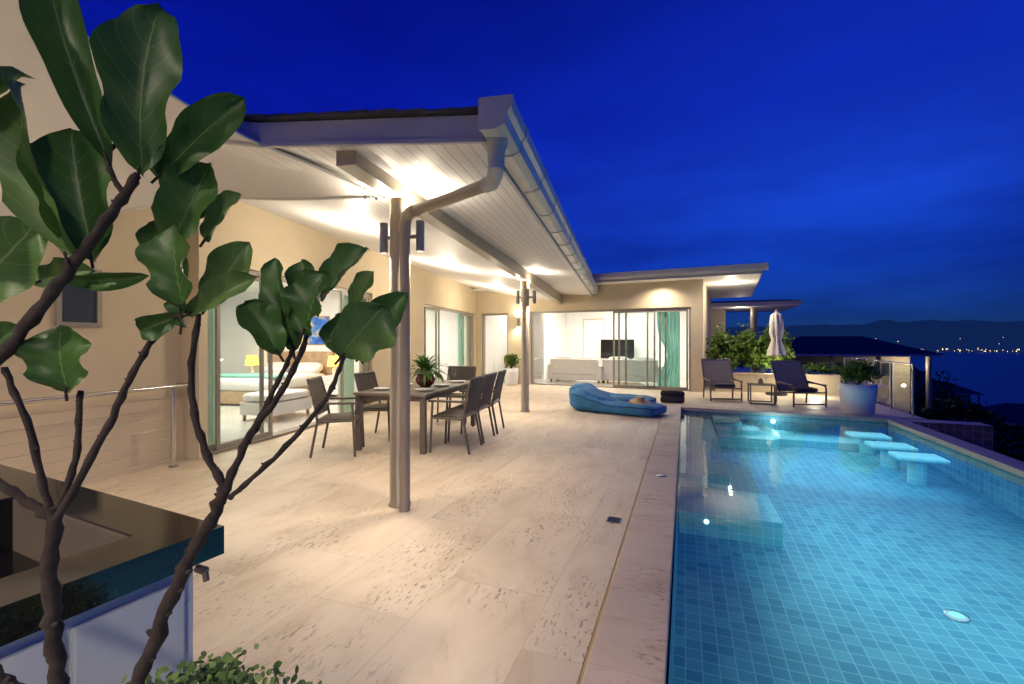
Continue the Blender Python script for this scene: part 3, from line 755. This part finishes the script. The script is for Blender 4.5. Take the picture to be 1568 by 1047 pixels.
# ---------------------------------------------------------------- lounge chairs, table, planters
def lounger(X):
    g=MB(); g.M=X  # faces +y
    for x in (-.34,.34):
        g.tube([(x,.34,0),(x,.34,.42),(x,.30,.46),(x,-.30,.50)],.018,'cframe',8)
        g.tube([(x,-.36,0),(x,-.30,.50)],.018,'cframe',8); g.tube([(x,-.22,.26),(x,-.58,.96)],.018,'cframe',8)
        g.tube([(x,.36,.31),(x,-.24,.25)],.015,'cframe',8); g.box(x-.03,x+.03,-.30,.34,.465,.485,'cframe')
    for p,q in (((-.34,.36,.31),(.34,.36,.31)),((-.34,-.58,.96),(.34,-.58,.96)),((-.34,-.22,.26),(.34,-.22,.26)),((-.34,.34,.06),(.34,.34,.06))): g.tube([p,q],.015,'cframe',8)
    g.hexa([(-.32,-.22,.26),(.32,-.22,.26),(.32,.35,.31),(-.32,.35,.31),(-.32,-.22,.275),(.32,-.22,.275),(.32,.35,.325),(-.32,.35,.325)],'sling')
    g.hexa([(-.32,-.24,.28),(.32,-.24,.28),(.32,-.225,.28),(-.32,-.225,.28),(-.32,-.585,.95),(.32,-.585,.95),(.32,-.57,.95),(-.32,-.57,.95)],'sling')
    g.cushion((.5,.42,.10),'cushdark',Matrix.Translation((0,.08,.36)),.4)
    g.obj('lounge_chair')
lounger(Matrix.Translation((5.10,11.05,0))@Matrix.Rotation(R(170),4,'Z'))
lounger(Matrix.Translation((6.40,10.1,0))@Matrix.Rotation(R(178),4,'Z'))
g=MB(); g.M=Matrix.Translation((5.72,10.45,0))@Matrix.Rotation(R(-22),4,'Z')
g.box(-.26,.26,-.26,.26,.42,.44,'tabletop')
for x in (-.24,.24):
    for y in (-.24,.24): g.box(x-.015,x+.015,y-.015,y+.015,0,.42,'cframe')
g.box(-.225,.225,-.255,-.225,0,.025,'cframe'); g.box(-.225,.225,.225,.255,0,.025,'cframe')
for x,y in ((-.1,0),(.1,.05)): g.lathe([(.03,.441),(.004,.446),(.004,.52),(.03,.55),(.032,.62)],'glass',14,Matrix.Translation((x,y,0)))
g.lathe([(0,.441),(.05,.441),(.055,.50),(.03,.56),(0,.57)],'straw',14,Matrix.Translation((0,.12,0)))
g.obj('side_table',bevel=.003)
def pot_bush(name,x,y,r,h,fr,n,fh,mat='hedge',leaf=.07):
    g=MB(); T=Matrix.Translation((x,y,0))
    g.lathe([(0,0),(r*.78,0),(r*.85,.02),(r*.98,h*.75),(r,h),(r*.9,h),(r*.88,h-.05),(0,h-.06)],'potwhite',32,T)
    rnd=random.Random(5)
    for i in range(9):
        a=rnd.uniform(0,6.28); g.tube([(x,y,h-.06),(x+.3*fr*math.cos(a),y+.3*fr*math.sin(a),h+fh*.4),(x+.7*fr*math.cos(a),y+.7*fr*math.sin(a),h+fh*.8)],[.012,.008,.004],'bark',6)
    g.leaves((x,y,h+fh*.5),(fr,fr,fh*.62),n,leaf,mat,.25,seed=4); g.obj(name,recalc=False)
pot_bush('potted_shrub',6.80,8.95,.31,.58,.42,1200,.46,'hedge',.08)
P=MF@Vector((1.55,-.45,0)); pot_bush('potted_shrub',P.x,P.y,.24,.55,.30,600,.50,'hedge',.09)
g=MB(); g.M=MP
g.box(.9,4.0,12.3,12.42,0,.50,'wall'); g.box(.88,4.02,12.28,12.44,.50,.53,'coping'); g.box(.9,1.,12.42,13.3,0,.5,'wall'); g.box(3.9,4.,12.42,13.3,0,.5,'wall'); g.box(1.,3.9,12.42,13.3,0,.42,'soil')
g.obj('planter_wall')
g=MB()
for i in range(12):
    c=MP@Vector((.95+.16*i,12.8+.1*math.sin(i*2),1.12+.12*math.sin(i*1.7)+.1*random.random()))
    g.leaves(c,(.34,.32,.70+.14*math.sin(i*3)),340,.13,'hedge',.2,seed=i)
for i in range(6):
    c=MP@Vector((2.75+.22*i,12.75,.66)); g.leaves(c,(.2,.2,.24),150,.08,'hedge',.2,seed=20+i)
g.obj('hedge',recalc=False)
light('planter_uplight','POINT',tuple(MP@Vector((2.45,12.25,.75))),34,(1,.92,.6),size=.03)
light('planter_uplight','POINT',tuple(MP@Vector((3.2,11.6,.35))),26,(1,.90,.65),size=.03)
g=MB(); g.M=Matrix.Translation((7.0,12.05,0))
g.lathe([(.25,0),(.25,.06),(.04,.08)],'yard',24); g.tube([(0,0,.05),(0,0,2.25)],.02,'wood',10)
vs=[];fs=[];seg=32
pf=[(2.20,.02),(2.12,.11),(1.9,.14),(1.6,.13),(1.45,.09),(1.2,.17),(1.05,.20)]
for z,r in pf:
    for j in range(seg):
        th=2*math.pi*j/seg; rr=r*(1+.28*math.cos(8*th+z*2)); vs.append((rr*math.cos(th),rr*math.sin(th),z))
for i in range(len(pf)-1):
    for j in range(seg): k=(j+1)%seg; fs.append((i*seg+j,i*seg+k,(i+1)*seg+k,(i+1)*seg+j))
g.add(vs,fs,'canvas',True); g.lathe([(.03,2.19),(.03,2.24),(0,2.27)],'wood',12)
g.obj('closed_parasol')
g=MB(); g.M=MP
for k in range(4): g.add([(4.106,8.75+.98*k,.06),(4.106,9.69+.98*k,.06),(4.106,9.69+.98*k,.95),(4.106,8.75+.98*k,.95)],[(0,1,2,3)],'glass')
for k in range(5): g.tube([(4.106,8.72+.98*k,0),(4.106,8.72+.98*k,.97)],.02,'steel',10)
g.tube([(4.106,8.70,.98),(4.106,12.66,.98)],.018,'steel',10)
g.obj('glass_balustrade')

# ---------------------------------------------------------------- interior furniture
def sofa(X,w,name):
    g=MB(); g.M=X
    g.box(-w/2,w/2,-.42,.42,.10,.30,'sofa'); g.box(-w/2,w/2,-.45,-.27,.30,.82,'sofa')
    for s in (-1,1): g.box(s*w/2-.09,s*w/2+.09,-.45,.43,.10,.60,'sofa')
    n=2 if w>1.2 else 1
    for i in range(n):
        cw=(w-.2)/n; x=-w/2+.1+cw*(i+.5)
        g.cushion((cw,.66,.20),'sofa',Matrix.Translation((x,.08,.40)),.3); g.cushion((cw*.9,.2,.45),'sofa',Matrix.Translation((x,-.20,.68))@Matrix.Rotation(R(-8),4,'X'),.4)
    for x in (-w/2,w/2):
        for y in (-.35,.35): g.box(x-.03,x+.03,y-.03,y+.03,0.012,.10,'cframe')
    g.obj(name,bevel=.02)
sofa(MF@Matrix.Translation((3.15,1.6,0)),1.7,'sofa'); sofa(MF@Matrix.Translation((5.0,1.75,0)),1.8,'sofa')
sofa(MF@Matrix.Translation((2.35,2.9,0))@Matrix.Rotation(R(-90),4,'Z'),.7,'armchair')
g=MB(); g.M=MF
g.box(3.2,4.75,4.1,4.5,.012,.48,'wood'); g.obj('tv_cabinet',bevel=.01)
g=MB(); g.M=MF
g.box(3.3,4.62,4.2,4.25,.75,1.5,'tv'); g.box(3.8,4.1,4.22,4.3,.48,.75,'tv'); g.box(3.7,4.2,4.12,4.38,.48,.50,'tv'); g.obj('television',bevel=.006)
g=MB(); g.M=MF@Matrix.Translation((.85,2.6,0))
g.box(-.45,.45,-.6,.6,.72,.76,'potwhite')
for x in (-.4,.4):
    for y in (-.55,.55): g.box(x-.03,x+.03,y-.03,y+.03,.012,.72,'wood')
g.lathe([(0,.762),(.06,.762),(.07,.9),(.03,1.0),(.035,1.02)],'potred',16); g.leaves((0,0,1.25),(.2,.2,.26),160,.11,'blade',.1,seed=3)
g.obj('indoor_table',recalc=False)
for x,y in ((-.3,-.95),(.3,-.95)):
    g=MB(); g.M=MF@Matrix.Translation((.85+x,2.6+y,0))
    for a in (-.17,.17):
        for b_ in (-.17,.17): g.tube([(a*1.2,b_*1.2,.012),(a,b_,.45)],.014,'cframe',8)
    g.cushion((.42,.42,.07),'wood',Matrix.Translation((0,0,.47)),.4); g.cushion((.42,.06,.40),'wood',Matrix.Translation((0,-.2,.72)),.4)
    g.obj('indoor_chair')
g=MB(); g.M=MH@Matrix.Translation((-6.35,5.7,0))
g.box(-.95,.95,-1.05,1.08,.05,.32,'wood'); g.cushion((1.86,2.1,.34),'sofa',Matrix.Translation((0,0,.46)),.2,.015); g.box(-1.0,1.0,1.09,1.17,.05,1.15,'wood')
for x in (-.48,.48): g.cushion((.75,.42,.22),'sofa',Matrix.Translation((x,.78,.72))@Matrix.Rotation(R(25),4,'X'),.45)
g.cushion((1.88,.5,.06),'teal',Matrix.Translation((0,-.7,.645)),.2)
g.obj('bed',bevel=.01)
for v_ in (-5.15,-7.6):
    g=MB(); g.M=MH@Matrix.Translation((v_,6.55,0)); g.box(-.24,.24,-.2,.2,.1,.55,'potwhite'); g.box(-.22,.22,-.21,-.2,.32,.53,'sofa')
    for x in (-.2,.2): g.box(x-.02,x+.02,-.18,.18,.012,.1,'wood')
    g.obj('nightstand',bevel=.005)
    g=MB(); g.M=MH@Matrix.Translation((v_,6.55,.55)); g.lathe([(.07,0),(.07,.01),(.03,.03),(.05,.12),(.02,.22)],'potwhite',20); g.lathe([(.17,.24),(.13,.50)],'shade',24)
    g.obj('bedside_lamp',recalc=False)
g=MB(); g.M=MH; g.box(-6.55,-5.55,6.86,6.895,1.35,2.05,'art'); g.box(-6.58,-5.52,6.88,6.898,1.32,2.08,'wood'); g.obj('framed_painting')
g=MB(); g.M=MH@Matrix.Translation((-4.3,3.6,0)); g.box(-.35,.35,-.5,.5,.12,.34,'sofa'); g.cushion((.72,1.02,.16),'sofa',Matrix.Translation((0,0,.42)),.3)
for x in (-.3,.3):
    for y in (-.45,.45): g.box(x-.02,x+.02,y-.02,y+.02,.012,.12,'wood')
g.obj('ottoman_bench')
g=MB(); g.M=MH; g.box(-7.9,-6.2,11.55,11.598,.012,2.1,'wood'); g.obj('wardrobe')
wl=(1,.91,.79)
def down(nm,Mx,p,E,s,sy): light(nm,'AREA',tuple(Mx@Vector(p)),E,wl,villa,s,(0,0,0),sy=sy)
down('living_room_light',MF,(4.2,2.4,2.86),225,3.,2.); down('dining_room_light',MF,(.8,2.4,2.86),34,.8,1.5)
down('bedroom_light',MH,(-5.6,3.8,2.72),210,2.5,2.5); down('second_bedroom_light',MH,(-5.4,9.4,2.72),150,2.,2.)
g=MB()
for k,(v_,u,z,E) in enumerate(((-1.7,1.9,2.985,58),(-1.7,5.2,2.985,72),(-1.7,9.2,2.985,72))):  # porch lamps added, with bare points hung low to brighten the ceiling
    p=MH@Vector((v_,u,z)); g.lathe([(0,-.004),(.03,-.004),(.036,-.002),(.036,.01)],'bulb',18,Matrix.Translation(p))
    light('porch_downlight','POINT',(p.x,p.y,p.z-.42),E,parent=villa,size=.02)
g.obj('recessed_downlights',villa,recalc=False)
for x,y,z,E in ((-1.9,-.9,2.9,440),(-.1,-2.4,3.0,420)):  # unseen lamps added behind the camera to light the foreground
    g=MB(); g.lathe([(.03,.12),(.09,.1),(.10,0)],'sconce',20,Matrix.Translation((x,y,z))); g.lathe([(0,.02),(.07,.02)],'bulb',20,Matrix.Translation((x,y,z)))
    g.tube([(x,y,z+.1),(x-1.5,y-.8,z+.1)],.02,'sconce',8)
    g.obj('terrace_lamp',recalc=False)
    if y>-1: light('terrace_lamp_light','SPOT',(x,y,z-.02),E,parent=villa,size=.15,rot=(R(22),R(14),0),spot=140,blend=.8)
    else: light('terrace_lamp_light','SPOT',(x,y,z-.02),E,parent=villa,size=.15,rot=(R(12),0,0),spot=138,blend=.7)

# ---------------------------------------------------------------- terrain, sea, neighbours
def shore(th):
    return min(3200,450+max(0,47-th)**2*35) if th>0 else 3000
def hgt(th,r,x,y):
    s=shore(th)
    if r<s:
        t_=max(0,(r-22)/(s-22)); z=-3.4-57*(t_**.8)
        if r>30: z+=2.5*noise.noise(Vector((x/40,y/40,0)))*min(1,(r-30)/60)
        return z
    if r<3700: return -66
    t_=min(1,(r-3700)/3600); n=noise.noise(Vector((th/5.,1.3,0)))*.5+noise.noise(Vector((th/1.6,7,0)))*.22+noise.noise(Vector((th/.6,3,0)))*.08
    return -59+ (310+150*n)*t_**1.6 + 12*noise.noise(Vector((x/300,y/300,0)))*min(1,t_*4)
vs=[];fs=[];rs=[14*(1.075**k) for k in range(97)]; ths=[-180+3*i for i in range(61)]+[3+.75*i for i in range(100)]+[80+4*i for i in range(26)]
nth=len(ths)
for r in rs:
    for th in ths:
        x=r*math.sin(R(th)); y=r*math.cos(R(th)); vs.append((x,y,hgt(th,r,x,y)))
near=[];far=[]
for i in range(len(rs)-1):
    for j in range(nth):
        k=(j+1)%nth; (far if rs[i]>3600 else near).append((i*nth+j,i*nth+k,(i+1)*nth+k,(i+1)*nth+j))
vs.append((0,0,-3.4)); c0=len(vs)-1
for j in range(nth): near.append((c0,j,(j+1)%nth))
g=MB(); g.add(vs,near,'terr',True); g.obj('hillside_terrain')
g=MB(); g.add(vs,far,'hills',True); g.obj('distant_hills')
g=MB(); n=64; g.add([(25000*math.sin(2*math.pi*i/n),25000*math.cos(2*math.pi*i/n),-60) for i in range(n)],[tuple(reversed(range(n)))],'sea'); g.obj('sea_water')
g=MB(); rnd=random.Random(11)
def cl(th,r,z,s):
    x=r*math.sin(R(th));y=r*math.cos(R(th)); g.add([(x-s,y,z),(x,y-s,z),(x+s,y,z),(x,y+s,z),(x,y,z+s),(x,y,z-s)],[(0,1,4),(1,2,4),(2,3,4),(3,0,4),(1,0,5),(2,1,5),(3,2,5),(0,3,5)],'citylight')
for i in range(46):
    th=rnd.choice([rnd.uniform(39,49.5),rnd.uniform(42,48.6)]); r=3720+abs(rnd.gauss(0,350)); cl(th,r,-52+.02*(r-3700),rnd.choice([1.6,2.2,2.2,3.4]))
for i in range(14): th=rnd.uniform(37,49); r=5200+rnd.uniform(-700,400); cl(th,r,40+rnd.uniform(-60,0),2.2)
g.obj('city_lights')
def hiphouse(name,X,w,d,ze,zt,zb,lit):
    e=empty(name)
    g=MB(); g.M=X; g.box(-w/2+.8,w/2-.8,-d/2+1.4,d/2-.8,zb,ze,'wall'); g.obj('walls',e)
    g=MB(); g.M=X
    g.box(-w/2,w/2,-d/2,d/2,ze,ze+.12,'gutter')
    vs=[(-w/2,-d/2,ze+.125),(w/2,-d/2,ze+.125),(w/2,d/2,ze+.125),(-w/2,d/2,ze+.125),(-w/2+d*.4,0,zt),(w/2-d*.4,0,zt)]
    g.add(vs,[(0,1,5,4),(1,2,5),(2,3,4,5),(3,0,4)],'slate'); g.obj('roof',e)
    g=MB(); g.M=X
    for k in range(4): x=-w/2+.5+(w-1)*k/3; g.lathe([(.12,zb),(.12,ze)],'column',12,Matrix.Translation((x,-d/2+.4,0)))
    g.obj('columns',e)
    g=MB(); g.M=X
    for k in range(3):
        x=-w/2+1.6+(w-3.4)*k/2.4; g.box(x,x+.9,-d/2+1.36,-d/2+1.395,zb+.9,ze-.4,'darkglass'); g.box(x-.05,x,-d/2+1.34,-d/2+1.395,zb+.85,ze-.35,'white'); g.box(x+.9,x+.95,-d/2+1.34,-d/2+1.395,zb+.85,ze-.35,'white')
    g.obj('windows',e)
    if lit:
        p=X@Vector((w/2-1.2,-d/2+.5,ze-.5)); light('porch_light','POINT',tuple(p),lit,parent=e,size=.05)
hiphouse('neighbour_house',Matrix.Translation((19.3,27.5,0))@Matrix.Rotation(R(-12),4,'Z'),8.0,6,.62,1.75,-3.4,40)
hiphouse('neighbour_house',Matrix.Translation((50,44,0))@Matrix.Rotation(R(-30),4,'Z'),9,7,-6.2,-4.6,-11,40)
hiphouse('neighbour_house',Matrix.Translation((66,72,0))@Matrix.Rotation(R(-10),4,'Z'),10,7,-6.5,-4.8,-12,0)
g=MB(); rnd=random.Random(21)
def tree(x,y,zb,zt,w,n,seed):
    h=zt-zb; g.tube([(x,y,zb),(x+.1*w,y,zb+h*.4),(x-.05*w,y,zb+h*.75)],[.14,.10,.05],'bark',8)
    for k in range(6):
        a=k*1.05+seed; q=(x+w*.4*math.cos(a),y+w*.4*math.sin(a),zb+h*(.62+.2*math.sin(k*2.1)))
        g.tube([(x,y,zb+h*.4),q],[.06,.03],'bark',6); g.leaves(q,(w*.33,w*.33,h*.2),n//6,.32,'darkleaf',.1,seed=seed*7+k)
for i,(x,y,zt,w) in enumerate(((31,36.5,.6,4.5),(34.5,38.5,-.4,4.),(24.5,28,-.6,3.6),(21,21.5,-1.2,2.8),(17,17.6,-1.3,2.4),(15.2,15.,-1.9,2.2),(28,30,-2.0,4.5),(40,42,-3.2,5),(33,32,-3.8,5),(19.5,18.5,-2.4,3),(26,24.5,-3.2,4),(13.5,12.2,-2.2,2),(45,52,-4.4,5))):
    tree(x,y,-6-.1*y if y>25 else -3.6,zt,w,700,i)
g.obj('hillside_trees',recalc=False)

# ---------------------------------------------------------------- sky
w=bpy.data.worlds.new('World'); scene.world=w; w.use_nodes=True; t=w.node_tree; bg=t.nodes['Background']
tc=N(t,'ShaderNodeTexCoord'); sx=N(t,'ShaderNodeSeparateXYZ'); t.links.new(tc.outputs['Generated'],sx.inputs[0])
grad=ramp(t,sx.outputs[2],[(0.,(.010,.045,.18)),(.05,(.004,.026,.20)),(.14,(.003,.026,.36)),(.26,(.005,.034,.52)),(.42,(.0028,.017,.42)),(.62,(.0016,.008,.26)),(1.,(.001,.004,.15))])
glow=math_(t,'MAXIMUM',math_(t,'ADD',math_(t,'MULTIPLY',sx.outputs[0],1.3),.35),.0)
gc=mixc(t,math_(t,'MINIMUM',glow,1.),mixc(t,1.,grad,(.72,.55,.80),'MULTIPLY'),mixc(t,1.,grad,(1.7,1.7,1.2),'MULTIPLY'))
mp=N(t,'ShaderNodeMapping'); mp.inputs['Scale'].default_value=(1,1,4.2); t.links.new(tc.outputs['Generated'],mp.inputs[0])
cn=noise_(t,mp.outputs[0],1.7,4,.5)
cf=ramp(t,cn,[(.40,(.42,.34,.46)),(.60,(1.05,1.05,1.02))])
low=ramp(t,sx.outputs[2],[(.03,.9),(.22,.8),(.36,.35),(.6,.25)])
t.links.new(mixc(t,low,gc,mixc(t,1.,gc,cf,'MULTIPLY')),bg.inputs[0]); bg.inputs[1].default_value=1.

# ---------------------------------------------------------------- camera
cam=bpy.data.cameras.new('Camera'); cam.lens=16; cam.sensor_width=36; cam.clip_end=40000; cam.clip_start=.05
co=bpy.data.objects.new('Camera',cam); scene.collection.objects.link(co); co.location=(0,0,1.4); co.rotation_euler=(R(90),0,0)
scene.camera=co
